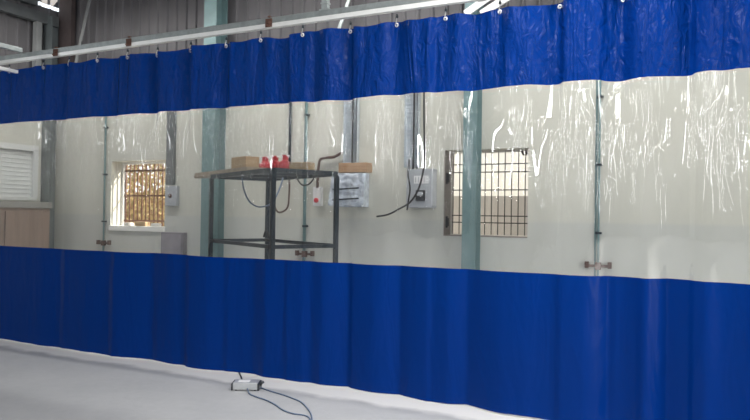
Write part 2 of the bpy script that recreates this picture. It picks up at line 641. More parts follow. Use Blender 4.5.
# brown corner flashing of the back wall
a, b = at_v(60, 30, W).x, at_v(72, 30, W).x
struct(MB().box(a, b, W - 0.02, W + 0.06, ZP - 0.02, ZE - 0.03).build('trim_corner_flashing', M['brown_paint']))
# cladding rail behind the top of the plaster
struct(MB().box(UL, UR, W - 0.04, W + 0.1, ZP - 0.03, ZP + 0.05).build('trim_wall_cap', M['girt']))


def h_column(px, v, label, fw=0.16, dp=0.2, ztop=4.7):
    u = at_v(px, 180, v).x
    mb = MB()
    mb.box(u - fw / 2, u + fw / 2, v - 0.012, v, 0, ztop)
    mb.box(u - fw / 2, u + fw / 2, v + dp - 0.012, v + dp, 0, ztop)
    mb.box(u - 0.006, u + 0.006, v - 0.006, v + dp - 0.006, 0, ztop)
    mb.box(u - fw / 2 - 0.05, u + fw / 2 + 0.05, v - 0.05, v + dp, 0, 0.02)
    o = mb.build('steel_column', M['teal'])
    return struct(o, label, 'column')


h_column(208, W - 0.24, 'teal grey steel column behind the clear curtain, beside the frame rack', 0.22, 0.235)
h_column(469.5, W - 0.2, 'teal grey steel column standing in front of the barred right window', 0.165, 0.195)
h_column(900, W - 0.2, 'teal grey steel column against the wall past the right edge', 0.165, 0.195)
cl = MB()
cv = W - 0.26
cu0, cu1 = at_v(38, 180, cv).x, at_v(49, 180, cv).x
cl.box(UL + 0.004, cu1, cv, cv + 0.014, 0, 4.7)
cl.box(UL + 0.03, UL + 0.045, cv, W - 0.02, 0, 4.7)
struct(cl.build('corner_column', simple('dull_grey_paint', (0.13, 0.15, 0.155, 1), 0.5, 0, 0.12, 4)), 'teal grey steel column in the corner of the two walls', 'column')


# ------------------------------------------------------------------ windows
def grille(rect, xs, zs, r, mat, vout, parent, name='grille', jitter=0.0):
    mb = MB()
    a0, a1, z0, z1 = rect
    for x in xs:
        j = random.uniform(-jitter, jitter)
        mb.tube([(x, vout, z0), (x + j, vout, (z0 + z1) / 2), (x + j * 0.3, vout, z1)], r, 6)
    for z in zs:
        mb.bar((a0, vout - r * 1.5, z), (a1, vout - r * 1.5, z), 0.006, r * 2.2)
    return mb.build(name, mat, parent)


# window 1: bright, rusty bars
a0, a1, z0, z1 = W1
fr = MB()
e = 0.035
fr.box(a0 - 0.0, a0 + e, W + 0.22, W + 0.27, z0, z1)
fr.box(a1 - e, a1, W + 0.22, W + 0.27, z0, z1)
fr.box(a0 + e, a1 - e, W + 0.22, W + 0.27, z1 - e, z1)
fr.box(a0 + e, a1 - e, W + 0.22, W + 0.27, z0, z0 + e)
w1 = struct(fr.build('window_1', M['whitewash']), 'small window with rusty bars in bright daylight at left of back wall', 'window')
n = 13
grille(W1, [a0 + (i + 0.6) * (a1 - a0) / n for i in range(n)], [z0 + (z1 - z0) * k for k in (0.13, 0.5, 0.87)], 0.0125, M['rustbar'], W + 0.26, w1, jitter=0.012)
sl = MB()
sl.box(a0 - 0.01, a1 + 0.02, W - 0.03, W + 0.215, z0 - 0.02, z0 + 0.06, 0.008)
sl.build('sill', M['whitewash'], w1)
for k, (f0, wd, hh) in enumerate([(0.30, 0.16, 0.05), (0.55, 0.22, 0.07), (0.80, 0.14, 0.05)]):
    c = a0 + (a1 - a0) * f0
    o = MB()
    MM = Matrix.Translation((c, W + 0.06, z0 + 0.06 + hh / 2)) @ Matrix.Rotation(0.3 * (k - 1), 4, 'Z')
    o.box(-wd / 2, wd / 2, -0.05, 0.05, -hh / 2, hh / 2, 0.018, MM)
    o = o.build('mortar_lump', M['stone'] if k != 1 else M['wood'])
    tag(o, ['white mortar lump at the left on the bright barred window sill', 'yellowish block in the middle of the bright barred window sill', 'white mortar lump at the right on the bright barred window sill'][k], 'rubble', 'lumps on the bright window sill')

# window 2: dark weld-mesh grille, white wall beyond
a0, a1, z0, z1 = W2
fr = MB()
e = 0.02
fr.box(a0, a0 + e, W + 0.22, W + 0.27, z0, z1)
fr.box(a1 - e, a1, W + 0.22, W + 0.27, z0, z1)
fr.box(a0 + e, a1 - e, W + 0.22, W + 0.27, z1 - e, z1)
fr.box(a0 + e, a1 - e, W + 0.22, W + 0.27, z0, z0 + e)
w2 = struct(fr.build('window_2', M['frame']), 'square window with black square bars behind the teal column', 'window')
n = 12
hz = [at_v(500, y, W + 0.26).z for y in (164, 172, 190, 216, 223)]
grille(W2, [a0 + 0.03 + i * (a1 - a0 - 0.04) / n for i in range(n + 1)], hz, 0.006, M['bar'], W + 0.26, w2)
ln = MB()
ln.box(a0 + 0.0005, a0 + 0.012, W - 0.004, W + 0.22, z0, z1)
ln.box(a0 + 0.012, a1, W - 0.004, W + 0.22, z0 + 0.0005, z0 + 0.012)
ln.build('reveal_lining', simple('tan_reveal', (0.30, 0.265, 0.245, 1), 0.75, 0, 0.12, 6), w2)['label'] = 'tan reveal lining'
hg = MB()
for zz in (at_v(447, 178, W).z, at_v(447, 222, W).z):
    hg.box(a0 + 0.013, a0 + 0.035, W + 0.03, W + 0.06, zz - 0.07, zz + 0.07, 0.006)
    hg.tube([(a0 + 0.04, W + 0.045, zz - 0.05), (a0 + 0.04, W + 0.045, zz + 0.05)], 0.012, 8)
hg.build('hinge', M['bar'], w2)
hk = MB()
for k in range(3):
    x = a1 - 0.11 + k * 0.045
    hk.bar((x, W + 0.12, z1 - 0.02), (x + 0.03, W + 0.12, z1 - 0.075), 0.02, 0.02)
hk.build('catch', M['bar'], w2)

# window 3: white louvres
b0, b1, z0, z1 = W3
fr = MB()
e = 0.07
X0, X1 = UL - 0.12, UL + 0.03
fr.box(X0, X1, b0, b0 + e, z0, z1)
fr.box(X0, X1, b1 - e, b1 + 0.02, z0, z1 + 0.02)
fr.box(X0, X1, b0, b1 + 0.02, z1, z1 + 0.09)
fr.box(X0, X1, b0, b1, z0 - 0.05, z0)
w3 = struct(fr.build('window_3', M['louvre']), 'white louvred window in the left wall above the brown cabinet', 'window')
lv = MB()
nl = 11
for k in range(nl):
    z = z0 + (k + 0.5) * (z1 - z0) / nl
    MM = Matrix.Translation((UL - 0.04, 0, z)) @ Matrix.Rotation(math.radians(68), 4, 'Y')
    lv.box(-0.045, 0.045, b0 + e, b1 - e, -0.004, 0.004, 0, MM)
lv.build('louvre_slats', M['louvre'], w3)

# ------------------------------------------------------------------ outside
struct(MB().box(-30, 12, W + TH, 24, -0.25, -0.05).build('ground_outside', M['outer_ground']))
bd = MB()
bd.box(-6.5, -1.2, 8.0, 11.5, -0.1, 4.2)
o = bd.build('building', M['whitewash'])
struct(o, 'white building wall beyond the barred right window', 'building')
struct(MB().box(1.5, 7.5, 4.9, 8.0, -0.1, 5.2).build('building', M['outer_grey']), 'grey neighbouring shed outside to the right of the barred window', 'building')
struct(MB().box(W2[0] - 0.35, W2[1] + 0.7, W + TH, W + TH + 0.9, W2[3] + 0.10, W2[3] + 0.18).build('added_sunshade', M['whitewash']))
zb = at_v(500, 196, 4.6).z
struct(MB().box(-4.6, 1.4, 4.6, 4.8, -0.1, zb).build('wall_compound', M['outer_grey']), 'grey compound wall outside the barred right window', 'wall')
struct(MB().box(-22, -8.5, 8.2, 8.5, -0.1, 2.05).build('wall_brick_boundary', M['outer_brick']), 'brown boundary wall outside the bright left window', 'wall')
rnd = random.Random(3)
hb = MB()
for k in range(9000):
    x = rnd.uniform(-16.5, -9.2)
    hgt = 4.0 + 0.5 * math.sin(x * 1.7) + 0.3 * math.sin(x * 4.1)
    z = hgt * rnd.random() ** 0.8
    y = 7.0 + rnd.gauss(0, 0.35)
    c = Vector((x, y, z))
    d = Vector((rnd.gauss(0, 1), rnd.gauss(0, 1), rnd.gauss(0, 1))).normalized()
    s = d.cross(Vector((rnd.gauss(0, 1), rnd.gauss(0, 1), rnd.gauss(0, 1)))).normalized()
    l, w = rnd.uniform(0.06, 0.12), rnd.uniform(0.025, 0.045)
    f = hb.bm.faces.new([hb.bm.verts.new(c + p) for p in (-d * l, s * w, d * l, -s * w)])
for k in range(90):
    x = rnd.uniform(-16.5, -9.2)
    y = 7.0 + rnd.gauss(0, 0.25)
    hb.tube([(x, y, -0.05), (x + rnd.gauss(0, 0.1), y, 1.2), (x + rnd.gauss(0, 0.25), y, 2.6)], [0.02, 0.015, 0.006], 5)
tag(hb.build('hedge', M['leaf'], normals=False), 'sunlit dry hedge seen through the rusty window bars', 'hedge', kind='stuff')

# ------------------------------------------------------------------ curtain
CU0, CU1 = UL + 0.6, at_v(750, 200, 0).x + 0.8
ZT = at_v(375, 21.5, 0).z           # top hem
ZB1 = at_v(375, 96, 0).z            # upper seam
ZB2 = at_v(375, 265, 0).z           # lower seam
hook_px = [(7, 69), (40.6, 66), (65.8, 62), (95, 57.5), (124, 54), (150, 50), (185, 46), (221, 41), (258.7, 37), (301, 32), (345, 26), (393, 20), (442.6, 13.5), (497.6, 6.5)]
hook_u = [at_v(x, y, 0).x for x, y in hook_px]
sp = hook_u[-1] - hook_u[-2]
x = hook_u[-1]
while x + sp < CU1 - 0.05:
    x += sp
    hook_u.append(x)
x = hook_u[0]
while x - 0.38 > CU0 + 0.05:
    x -= 0.38
    hook_u.insert(0, x)
N_VIS0 = hook_u.index(at_v(7, 69, 0).x)


def sstep(t):
    t = max(0.0, min(1.0, t))
    return t * t * (3 - 2 * t)


# folds: (pixel column, depth towards the hall, ramp left, ramp right, weight top, weight bottom)
FOLDS = [(470, .075, .26, .30, 1, .1), (395, .05, .16, .12, 1, .2), (432, .04, .05, .22, 1, .3), (345, .05, .20, .06, 1, .3), (310, .04, .10, .12, 1, .5),
         (283, .05, .22, .05, 1, .2), (222, .045, .20, .08, 1, .3), (185, .05, .25, .06, 1, .4), (150, .05, .2, .1, 1, .3), (110, .05, .3, .1, 1, .3), (60, .05, .3, .1, 1, .3),
         (540, .04, .12, .20, 1, .25), (556, .055, .16, .05, 1, .2), (604, .05, .05, .18, 1, .1), (620, .05, .12, .10, 1, .4), (690, .07, .17, .03, 1, .3),
         (722, .04, .1, .1, 1, .4), (668, .105, .17, .36, .1, 1), (634, .045, .14, .10, .2, 1), (608, .075, .16, .20, .1, 1), (466, .05, .16, .30, .1, 1),
         (397.5, .05, .24, .40, .1, 1), (250, .045, .5, .2, .1, 1), (345.5, .045, .24, .4, .1, 1), (150, .05, .5, .4, .1, 1), (735, .05, .2, .2, .2, .8)]
SHARP = {at_v(p, 200, 0).x for p in (470, 668, 466, 397.5, 608, 345.5)}
FOLDS = [(at_v(p, 200, 0).x, d, l, r, wt, wb) for p, d, l, r, wt, wb in FOLDS]


def disp(u, z):
    t = max(0.0, min(1.0, (z - 0.0) / ZT))
    up = sstep((z - ZB2 * 0.8) / (ZT - ZB2 * 0.8))       # 0 low, 1 at the hem
    calm = 1 - 0.65 * sstep((ZB1 + 0.02 - z) / 0.35) * sstep((z - ZB2 + 0.05) / 0.35)
    v = 0.0
    for c, d, l, r, wt, wb in FOLDS:
        w = wb + (wt - wb) * up
        if u < c - l or u > c + r:
            continue
        f = (u - (c - l)) / l if u <= c else 1 - (u - c) / r
        f = f ** 1.4 if c in SHARP else sstep(f)
        v += 1.3 * d * w * f * calm
    # broad swing of the sheet at the foot and fine irregularity
    v += 0.055 * (1 - t) * (noise.noise(Vector((u * 0.9, 0.3, 1.0))) + 0.5 * noise.noise(Vector((u * 2.1, 5.0, 1.0))))
    v += 0.05 * noise.noise(Vector((u * 3.3, z * 0.35, 7.0))) * (0.15 + 0.85 * up * up) * calm
    v += 0.012 * noise.noise(Vector((u * 9.0, z * 1.6, 3.0))) * (0.1 + 0.9 * up * up * up)
    # short puckers hanging from the eyelets
    if z > ZB1 - 0.1:
        k = min(range(len(hook_u)), key=lambda i: abs(hook_u[i] - u))
        du = u - hook_u[k]
        s = (z - ZB1) / (ZT - ZB1)
        v += 0.03 * s * math.exp(-(du / 0.05) ** 2) - 0.02 * s * math.exp(-((du - 0.11) / 0.06) ** 2)
    return v


def hem(u):
    k = 0
    while k < len(hook_u) - 2 and hook_u[k + 1] < u:
        k += 1
    a, b = hook_u[k], hook_u[k + 1]
    t = max(0, min(1, (u - a) / (b - a)))
    return ZT - 0.022 * math.sin(PI * t) * (1 + 0.5 * math.sin(k * 2.3))


def foot(u):
    return 0.012 + 0.012 * (noise.noise(Vector((u * 1.3, 2.0, 0.0))) + 0.6 * noise.noise(Vector((u * 4.0, 8.0, 0.0))))


def seam1(u):
    return ZB1 + 0.012 * noise.noise(Vector((u * 1.6, 1.0, 4.0)))


def band(lo, hi, nv):
    L = CU1 - CU0

    def f(s, t):
        u = CU0 + L * s
        a, b = lo(u), hi(u)
        z = a + (b - a) * t
        return Vector((u, disp(u, z), z))
    return MB().grid(f, int(L / 0.014), nv)


cur = thing('industrial_curtain', ((CU0 + CU1) / 2, 0, 0), 'long blue and clear strip industrial curtain hanging from the white rail', 'curtain')


def cpart(name, lo, hi, nv, mat, lab):
    o = band(lo, hi, nv).build(name, mat, cur, normals=False)
    o['label'] = lab
    return o


cpart('upper_band', lambda u: seam1(u) - 0.0, hem, 26, M['blue'], 'opaque blue upper band')
cpart('clear_panel', lambda u: ZB2 + 0.008 * noise.noise(Vector((u * 1.4, 3, 3))), seam1, 40, M['clear'], 'creased transparent middle panel')
cpart('lower_band', foot, lambda u: ZB2 + 0.008 * noise.noise(Vector((u * 1.4, 3, 3))), 30, M['blue'], 'opaque dark blue lower band')

vis = hook_u[max(0, N_VIS0 - 1):N_VIS0 + 15]
ord_ = ['first', 'second', 'third', 'fourth', 'fifth', 'sixth', 'seventh', 'eighth', 'ninth', 'tenth', 'eleventh', 'twelfth', 'thirteenth', 'fourteenth', 'fifteenth', 'sixteenth']
RX = Matrix.Rotation(PI / 2, 3, 'X')
RZB = at_v(345, 18.3, 0).z          # underside of the track
g0 = None
h0 = None
for i, u in enumerate(hook_u):
    z = ZT - 0.028
    v = disp(u, z)
    if g0 is None:
        g0 = MB().torus((0, 0, 0), 0.0125, 0.006, RX, 18, 8).build('eyelet', M['grommet'], cur)
        g0['label'] = 'bright metal eyelet in the blue hem'
        g = g0
    else:
        g = g0.copy()
        COL.objects.link(g)
        g.parent = cur
    g.matrix_parent_inverse = Matrix.Translation(-cur.location)
    g.location = (u, v - 0.004, z)
    # hook with roller
    if i < N_VIS0 or i > N_VIS0 + 13:
        continue
    if h0 is None:
        h0 = thing('curtain_hook', (0, 0, 0), '', 'hook')
        hk = MB()
        gap = RZB - z
        hk.tube(spline([(0, 0.0, gap + 0.004), (0, -0.004, gap * 0.6), (0, -0.016, 0.02), (0, -0.020, -0.004), (0, -0.006, -0.012), (0, 0.014, -0.004), (0, 0.012, 0.01)], 6), 0.0042, 8).build('hook_wire', M['steel'], h0)
        sw = MB()
        sw.lathe([(0.004, gap - 0.032), (0.011, gap - 0.028), (0.011, gap - 0.010), (0.006, gap - 0.006), (0.006, gap + 0.003)], Matrix(), 12)
        sw.build('swivel', M['darksteel'], h0)
        hh = h0
    else:
        hh = h0.copy()
        COL.objects.link(hh)
        for ch in h0.children:
            c = ch.copy()
            COL.objects.link(c)
            c.parent = hh
            c.matrix_parent_inverse = Matrix()
    hh.location = (u, v, z)
    k = i - N_VIS0
    hh['label'] = 'steel curtain hook under the rail, %s counted from the left' % ord_[k]
    hh['category'] = 'hook'
    hh['group'] = 'hooks along the curtain rail'

# ------------------------------------------------------------------ rail
rt = thing('curtain_rail', (0, 0, ZT), 'long double curtain rail, grey tube over white track, above the blue curtain', 'rail')
zA = RZB
zB = at_v(345, 13.8, 0).z
zC = at_v(345, 7.6, 0).z
R0, R1 = UL + 0.35, CU1
tk = MB()
hw = 0.022
tk.prism([(-hw, zA), (-0.006, zA), (-0.006, zA + 0.006), (-hw + 0.004, zA + 0.006), (-hw + 0.004, zB - 0.004), (hw - 0.004, zB - 0.004), (hw - 0.004, zA + 0.006), (0.006, zA + 0.006), (0.006, zA), (hw, zA), (hw, zB), (-hw, zB)],
         R0, R1, lambda y, z, t: Vector((t, y, z)))
tk.build('lower_track', M['rail_white'], rt)['label'] = 'white lower track'
ut = MB()
ut.box(R0, R1, -0.02, 0.035, zB + 0.001, zC, 0.004)
ut.build('upper_tube', M['tube'], rt)['label'] = 'grey galvanised upper tube'
cl0 = None
for px in (-40, 57.5, 130.5, 270, 480):
    u = at_v(px, 50, 0).x
    if cl0 is None:
        c = MB()
        hh2 = zC - zA
        c.box(-0.035, 0.035, -0.032, -0.022, zA + 0.004, zC - 0.012, 0.003)
        c.box(-0.035, 0.035, 0.036, 0.046, zA + 0.004, zC - 0.012, 0.003)
        c.box(-0.012, 0.012, -0.032, 0.046, zC, zC + 0.014, 0.003)
        c.lathe([(0.014, 0), (0.014, 0.012), (0.008, 0.013), (0.008, 0.024)], Matrix.Translation((0.012, -0.031, zB + 0.004)) @ Matrix.Rotation(PI / 2, 4, 'X'), 6)
        c.lathe([(0.012, 0), (0.012, 0.01), (0.007, 0.011), (0.007, 0.02)], Matrix.Translation((-0.017, -0.031, zA + 0.02)) @ Matrix.Rotation(PI / 2, 4, 'X'), 6)
        cl0 = c.build('clamp', M['rust'], rt)
        cl0['label'] = 'rusty clamp joining tube and track'
        q = cl0
    else:
        q = cl0.copy()
        COL.objects.link(q)
        q.parent = rt
    q.matrix_parent_inverse = Matrix.Translation(-rt.location)
    q.location = (u, 0, 0)
u = at_v(325, 5, 0).x
hp = MB()
hp.box(u - 0.03, u + 0.03, -0.012, 0.03, zC, ZE + (W + 0) * slope + 0.02, 0.003)
hp.box(u - 0.036, u + 0.036, -0.018, 0.036, zC + 0.055, zC + 0.068)
hp.box(u - 0.05, u + 0.05, -0.018, 0.036, zC, zC + 0.012)
hp.build('hanger_post', M['galv'], rt)

# rail running off towards the hall at the left
p = at_v(17, 72, -0.09)
sr = thing('side_rail', (p.x, -0.09, p.z), 'short pale rail end meeting the blue curtain at the far left', 'rail')
s1 = MB()
s1.box(p.x - 0.022, p.x + 0.022, -2.6, -0.09, p.z - 0.018, p.z + 0.018, 0.003)
s1.build('lower_track', M['rail_white'], sr)
s2 = MB()
pz = zB + 0.03
s2.box(p.x - 0.03, p.x + 0.02, -2.6, -0.04, pz + 0.02, pz + 0.07, 0.004)
s2.build('upper_tube', M['galv'], sr)
for yy in (-0.45, -1.4, -2.4):
    s3 = MB()
    s3.box(p.x - 0.012, p.x + 0.012, yy - 0.02, yy + 0.02, p.z + 0.018, pz + 0.02)
    s3.build('spacer', M['rust'], sr)


# sloping braces above the curtain, fixed to the cladding rail
def brace(name, x0, y0, x1, y1, v, w, mat, label, ext=0.15):
    a, b = at_v(x0, y0, v), at_v(x1, y1, v)
    d = (b - a)
    b2 = b + d.normalized() * max(0.05, min(0.5, (ZE - 0.12 - b.z) / max(d.normalized().z, 0.1)))
    mb = MB()
    mb.bar(a, b2, w, 0.02, up=Vector((0, 1, 0)), bev=0.003)
    mb.box(a.x - w / 2, a.x + w / 2, v - 0.012, W + 0.06, a.z - 0.11, a.z - 0.02)
    o = mb.build(name, mat)
    return tag(o, label, 'brace')


brace('diagonal_brace', 74, 72, 90, -2, W - 0.1, 0.055, M['post_light'], 'thin grey sloping brace above the rail near the left corner')
brace('diagonal_brace', 337.5, 34, 351, -6, W - 0.1, 0.05, M['galv'], 'thin grey sloping brace above the rail beside the hanger post')
brace('roof_strut', 465, 14, 489, -3, W - 0.3, 0.085, M['rail_white'], 'white sloping strut above the curtain, left of its pair')
brace('roof_strut', 481, 14, 508, -3, W - 0.3, 0.085, M['rail_white'], 'white sloping strut above the curtain, right of its pair')

# ------------------------------------------------------------------ wall fittings
for px, py, lab in ((598, 266, 'thin vertical steel rod with latch on the bare wall at right'),
                    (304.5, 254, 'thin vertical steel rod with latch on the wall behind the rack'),
                    (103.5, 243, 'thin vertical steel rod with latch left of the bright window')):
    b = at_v(px, py, W - 0.03)
    t = thing('wall_rod', (b.x, W, 0), lab, 'rod', 'latched rods on the back wall')
    m = MB()
    m.tube([(b.x, W - 0.03, 0.0), (b.x, W - 0.03, ZP - 0.05)], 0.013, 10)
    m.box(b.x - 0.045, b.x - 0.022, W - 0.012, W, 0, ZP - 0.05)
    m.build('rod', M['teal'], t)
    m = MB()
    m.bar((b.x - 0.13, W - 0.03, b.z), (b.x + 0.13, W - 0.03, b.z), 0.02, 0.03)
    m.box(b.x - 0.03, b.x + 0.03, W - 0.06, W, b.z - 0.04, b.z + 0.04, 0.005)
    m.box(b.x - 0.14, b.x - 0.10, W - 0.05, W, b.z - 0.025, b.z + 0.045, 0.004)
    m.box(b.x + 0.10, b.x + 0.14, W - 0.05, W, b.z - 0.025, b.z + 0.045, 0.004)
    m.build('latch', M['cable_brown'], t)
    for zz in (1.35, 2.1, 2.85):
        m = MB()
        m.box(b.x - 0.035, b.x + 0.035, W - 0.05, W, zz - 0.012, zz + 0.012, 0.003)
        m.build('clip', M['darksteel'], t)


def cable_tray(x0, x1, yb, label, mat, ztop=None, cables=2):
    a, b = at_v(x0, yb, W - 0.06), at_v(x1, yb, W - 0.06)
    zt = ztop or ZP + 0.3
    t = thing('cable_tray', ((a.x + b.x) / 2, W, a.z), label, 'cable tray')
    m = MB()
    m.box(a.x, a.x + 0.008, W - 0.07, W - 0.01, a.z, zt)
    m.box(b.x - 0.008, b.x, W - 0.07, W - 0.01, a.z, zt)
    m.box(a.x, b.x, W - 0.012, W - 0.004, a.z, zt)
    z = a.z + 0.03
    while z < zt:
        m.box(a.x + 0.008, b.x - 0.008, W - 0.032, W - 0.012, z, z + 0.022)
        z += 0.055
    m.build('ladder', mat, t)
    for k in range(cables):
        xx = a.x + (b.x - a.x) * (0.62 + 0.3 * k)
        c = MB()
        c.tube(spline([(xx, W - 0.05, a.z - 0.02), (xx + 0.006, W - 0.055, (a.z + zt) / 2), (xx - 0.004, W - 0.05, zt)], 6), 0.011, 8)
        c.build('cable', M['cable'], t)
    return a, b


cable_tray(404, 418, 167.5, 'ladder cable tray dropping to the grey meter box on the wall', M['tray'])
cable_tray(343, 357, 166, 'ladder cable tray dropping to the film wrapped panel behind the rack', M['tray'])

# dark conduit strip near the bright window
a, b = at_v(166, 185, W - 0.04), at_v(173.5, 185, W - 0.04)
m = MB()
m.box(a.x, b.x, W - 0.05, W, a.z, ZP - 0.02, 0.004)
m.box(a.x - 0.01, b.x + 0.01, W - 0.055, W, a.z + 0.3, a.z + 0.33, 0.003)
m.box(a.x - 0.01, b.x + 0.01, W - 0.055, W, a.z + 0.85, a.z + 0.88, 0.003)
tag(m.build('cable_trunking', M['girt']), 'dark grey vertical cable trunking right of the bright window', 'trunking')
sw = thing('switch_box', (0, W, 0), 'small pale switch box under the dark trunking', 'switch box')
a, b = at_v(165, 186, W - 0.07), at_v(176, 206, W - 0.07)
MB().box(a.x, b.x, W - 0.07, W, b.z, a.z, 0.01).build('case', M['box_grey'], sw)
cx, cz = (a.x + b.x) / 2, (a.z + b.z) / 2
MB().lathe([(0.028, 0), (0.028, 0.02), (0.02, 0.03)], Matrix.Translation((cx, W - 0.07, cz)) @ Matrix.Rotation(PI / 2, 4, 'X'), 16).build('knob', M['rust'], sw)
pn = thing('wall_panel_box', (0, W, 0), 'mauve grey panel box low on the wall below the switch box', 'panel')
a, b = at_v(161, 232, W - 0.08), at_v(183, 262, W - 0.08)
MB().box(a.x, b.x, W - 0.08, W, b.z, a.z, 0.008).build('case', simple('mauve_grey', (0.24, 0.22, 0.25, 1), 0.5), pn)
m = MB()
m.box(a.x + 0.03, b.x - 0.03, W - 0.09, W - 0.079, b.z + 0.03, a.z - 0.03, 0.003)
m.box(b.x - 0.055, b.x - 0.04, W - 0.10, W - 0.089, (a.z + b.z) / 2 - 0.03, (a.z + b.z) / 2 + 0.03, 0.002)
m.build('door', simple('mauve_grey_door', (0.28, 0.26, 0.29, 1), 0.45), pn)

# meter box
mbx = thing('meter_box', (0, W, 0), 'grey electrical meter box on the wall left of the barred window', 'electrical box')
D = 0.16
a, b = at_v(406.5, 169, W - D), at_v(432, 208, W - D)
MB().box(a.x, b.x, W - D, W, b.z, a.z, 0.008).build('enclosure', M['box_grey'], mbx)
wd, ht = b.x - a.x, a.z - b.z
m = MB()
m.box(a.x + wd * .30, a.x + wd * .86, W - D - 0.006, W - D + 0.002, b.z + ht * .62, b.z + ht * .82, 0.002)
m.build('breaker_cover', M['white_plastic'], mbx)
m = MB()
for k in range(5):
    xx = a.x + wd * (.36 + .11 * k)
    m.box(xx, xx + 0.008, W - D - 0.012, W - D - 0.004, b.z + ht * .65, b.z + ht * .79)
m.build('breaker_switches', M['box_grey'], mbx)
m = MB()
m.box(a.x + wd * .40, a.x + wd * .74, W - D - 0.035, W - D + 0.002, b.z + ht * .18, b.z + ht * .45, 0.008)
mt = m.build('meter', M['black_plastic'], mbx)
m = MB()
m.box(a.x + wd * .46, a.x + wd * .68, W - D - 0.038, W - D - 0.033, b.z + ht * .31, b.z + ht * .41, 0.002)
m.build('meter_window', M['box_pale'], mt)
m = MB()
m.box(b.x - 0.012, b.x + 0.006, W - D - 0.004, W - 0.02, b.z + 0.03, a.z - 0.03, 0.003)
m.build('side_flange', M['box_pale'], mbx)
V1 = W - D - 0.058
cb = MB()
pts = [at_v(376.5, 216.5, V1 - 0.25), at_v(388, 214.5, V1 - 0.15), at_v(399, 209, V1 - 0.05), at_v(409, 203, V1 - 0.02), at_v(416, 194, V1 - 0.02), at_v(420.5, 183, V1 - 0.01), at_v(423.5, 169, V1 - 0.01), at_v(424, 160, W - 0.12), at_v(424.5, 145, W - 0.05), at_v(424, 120, W - 0.05), at_v(424, 96, W - 0.05), at_v(424, 88, W - 0.04)]
cb.tube(spline(pts, 8), 0.011, 8)
tag(cb.build('loose_cable', M['cable']), 'black cable curving across the grey meter box and jutting left', 'cable')
cb = MB()
cb.tube(spline([at_v(409, 160, W - 0.09), at_v(409, 165, V1), at_v(408, 175, V1), at_v(410, 188, V1), at_v(408.5, 200, V1), at_v(407, 210, V1)], 8), 0.010, 8)
tag(cb.build('loose_cable', M['cable']), 'dark cable dangling down the left side of the grey meter box', 'cable')

# film wrapped panel with a wood offcut on top
fp = thing('wrapped_panel', (0, W, 0), 'bluish film wrapped electrical panel on the wall behind the rack', 'electrical panel')
D2 = 0.2
a, b = at_v(331, 173, W - D2), at_v(362, 207, W - D2)
MB().box(a.x + 0.05, b.x, W - D2, W, b.z, a.z, 0.01).build('case', M['foil'], fp)
m = MB()
m.grid(lambda s, t: Vector((a.x + (b.x - a.x + 0.03) * s + 0.03 * t, W - D2 - 0.02 - 0.03 * abs(noise.noise(Vector((s * 5, t * 5, 2)))) - 0.04 * (1 - t) * (1 - s), b.z + 0.02 + (a.z - b.z - 0.03) * t + 0.02 * noise.noise(Vector((s * 6, t * 3, 9))))), 24, 24)
m.build('loose_film', M['foil'], fp)
m = MB()
for f0 in (0.2, 0.5):
    m.bar((a.x + 0.06, W - D2 - 0.06, b.z + (a.z - b.z) * f0), (b.x - 0.02, W - D2 - 0.06, b.z + (a.z - b.z) * f0 + 0.02), 0.012, 0.018)
m.build('strap', M['darksteel'], fp)
p0, p1 = at_v(338.5, 163, W - D2 - 0.02), at_v(367, 173, W - D2 - 0.02)
m = MB()
m.box(p0.x, p1.x, W - D2 - 0.02, W - 0.07, a.z + 0.002, p0.z, 0.006)
tag(m.build('wood_offcut', M['wood_orange']), 'orange wood offcut lying on the film wrapped wall panel', 'wood')

# switch with red button and bent hose
rs = thing('push_button_box', (0, W, 0), 'white push button box with red button on wall behind rack', 'switch box')
a, b = at_v(313, 187, W - 0.07), at_v(320.5, 206, W - 0.07)
MB().box(a.x, b.x, W - 0.07, W, b.z, a.z, 0.008).build('case', M['white_plastic'], rs)
MB().lathe([(0.03, 0), (0.034, 0.012), (0.03, 0.028), (0.015, 0.034)], Matrix.Translation(((a.x + b.x) / 2, W - 0.07, b.z + 0.075)) @ Matrix.Rotation(PI / 2, 4, 'X'), 18).build('button', M['red'], rs)
hs = MB()
hs.tube(spline([at_v(341, 153, W - 0.06), at_v(334, 157, W - 0.06), at_v(326, 157.5, W - 0.06), at_v(320.5, 159.5, W - 0.06), at_v(318.7, 166, W - 0.06), at_v(318, 176, W - 0.06), at_v(317.5, 188, W - 0.06)], 8), 0.019, 10)
tag(hs.build('bent_hose', M['cable_brown']), 'dark brown bent hose dropping to the red button box', 'hose')
m = MB()
u = at_v(290, 130, W - 0.03).x
m.tube([(u, W - 0.03, at_v(290, 164, W).z), (u, W - 0.03, ZP - 0.04)], 0.02, 10)
m.box(u - 0.05, u + 0.05, W - 0.06, W, at_v(290, 164, W).z - 0.1, at_v(290, 164, W).z + 0.02, 0.006)
tag(m.build('conduit', M['darksteel']), 'dark vertical conduit on the wall right of the red clamps', 'conduit')
cb = MB()
cb.tube(spline([(u, W - 0.05, at_v(290, 164, W).z - 0.115), at_v(289.5, 184, W - 0.05), at_v(289, 196, W - 0.06), at_v(288, 206, W - 0.06), at_v(284, 211, W - 0.06), at_v(278, 212, W - 0.08), at_v(274, 205, W - 0.08)], 8), 0.013, 8)
tag(cb.build('loose_cable', M['cable_brown']), 'brown hose hanging down the wall under the dark conduit', 'cable')

# ------------------------------------------------------------------ rack
F = Vector((-3.80, 0.65, 0))
zt_ = at_v(273, 172, 0.65).z
zs_ = at_v(273, 247, 0.65).z
F = at_v(273, 200, 0.65)
F.z = 0
ex = Vector((0.33, 0.60, 0)).normalized()
ey = Vector((-0.60, 0.33, 0)).normalized()


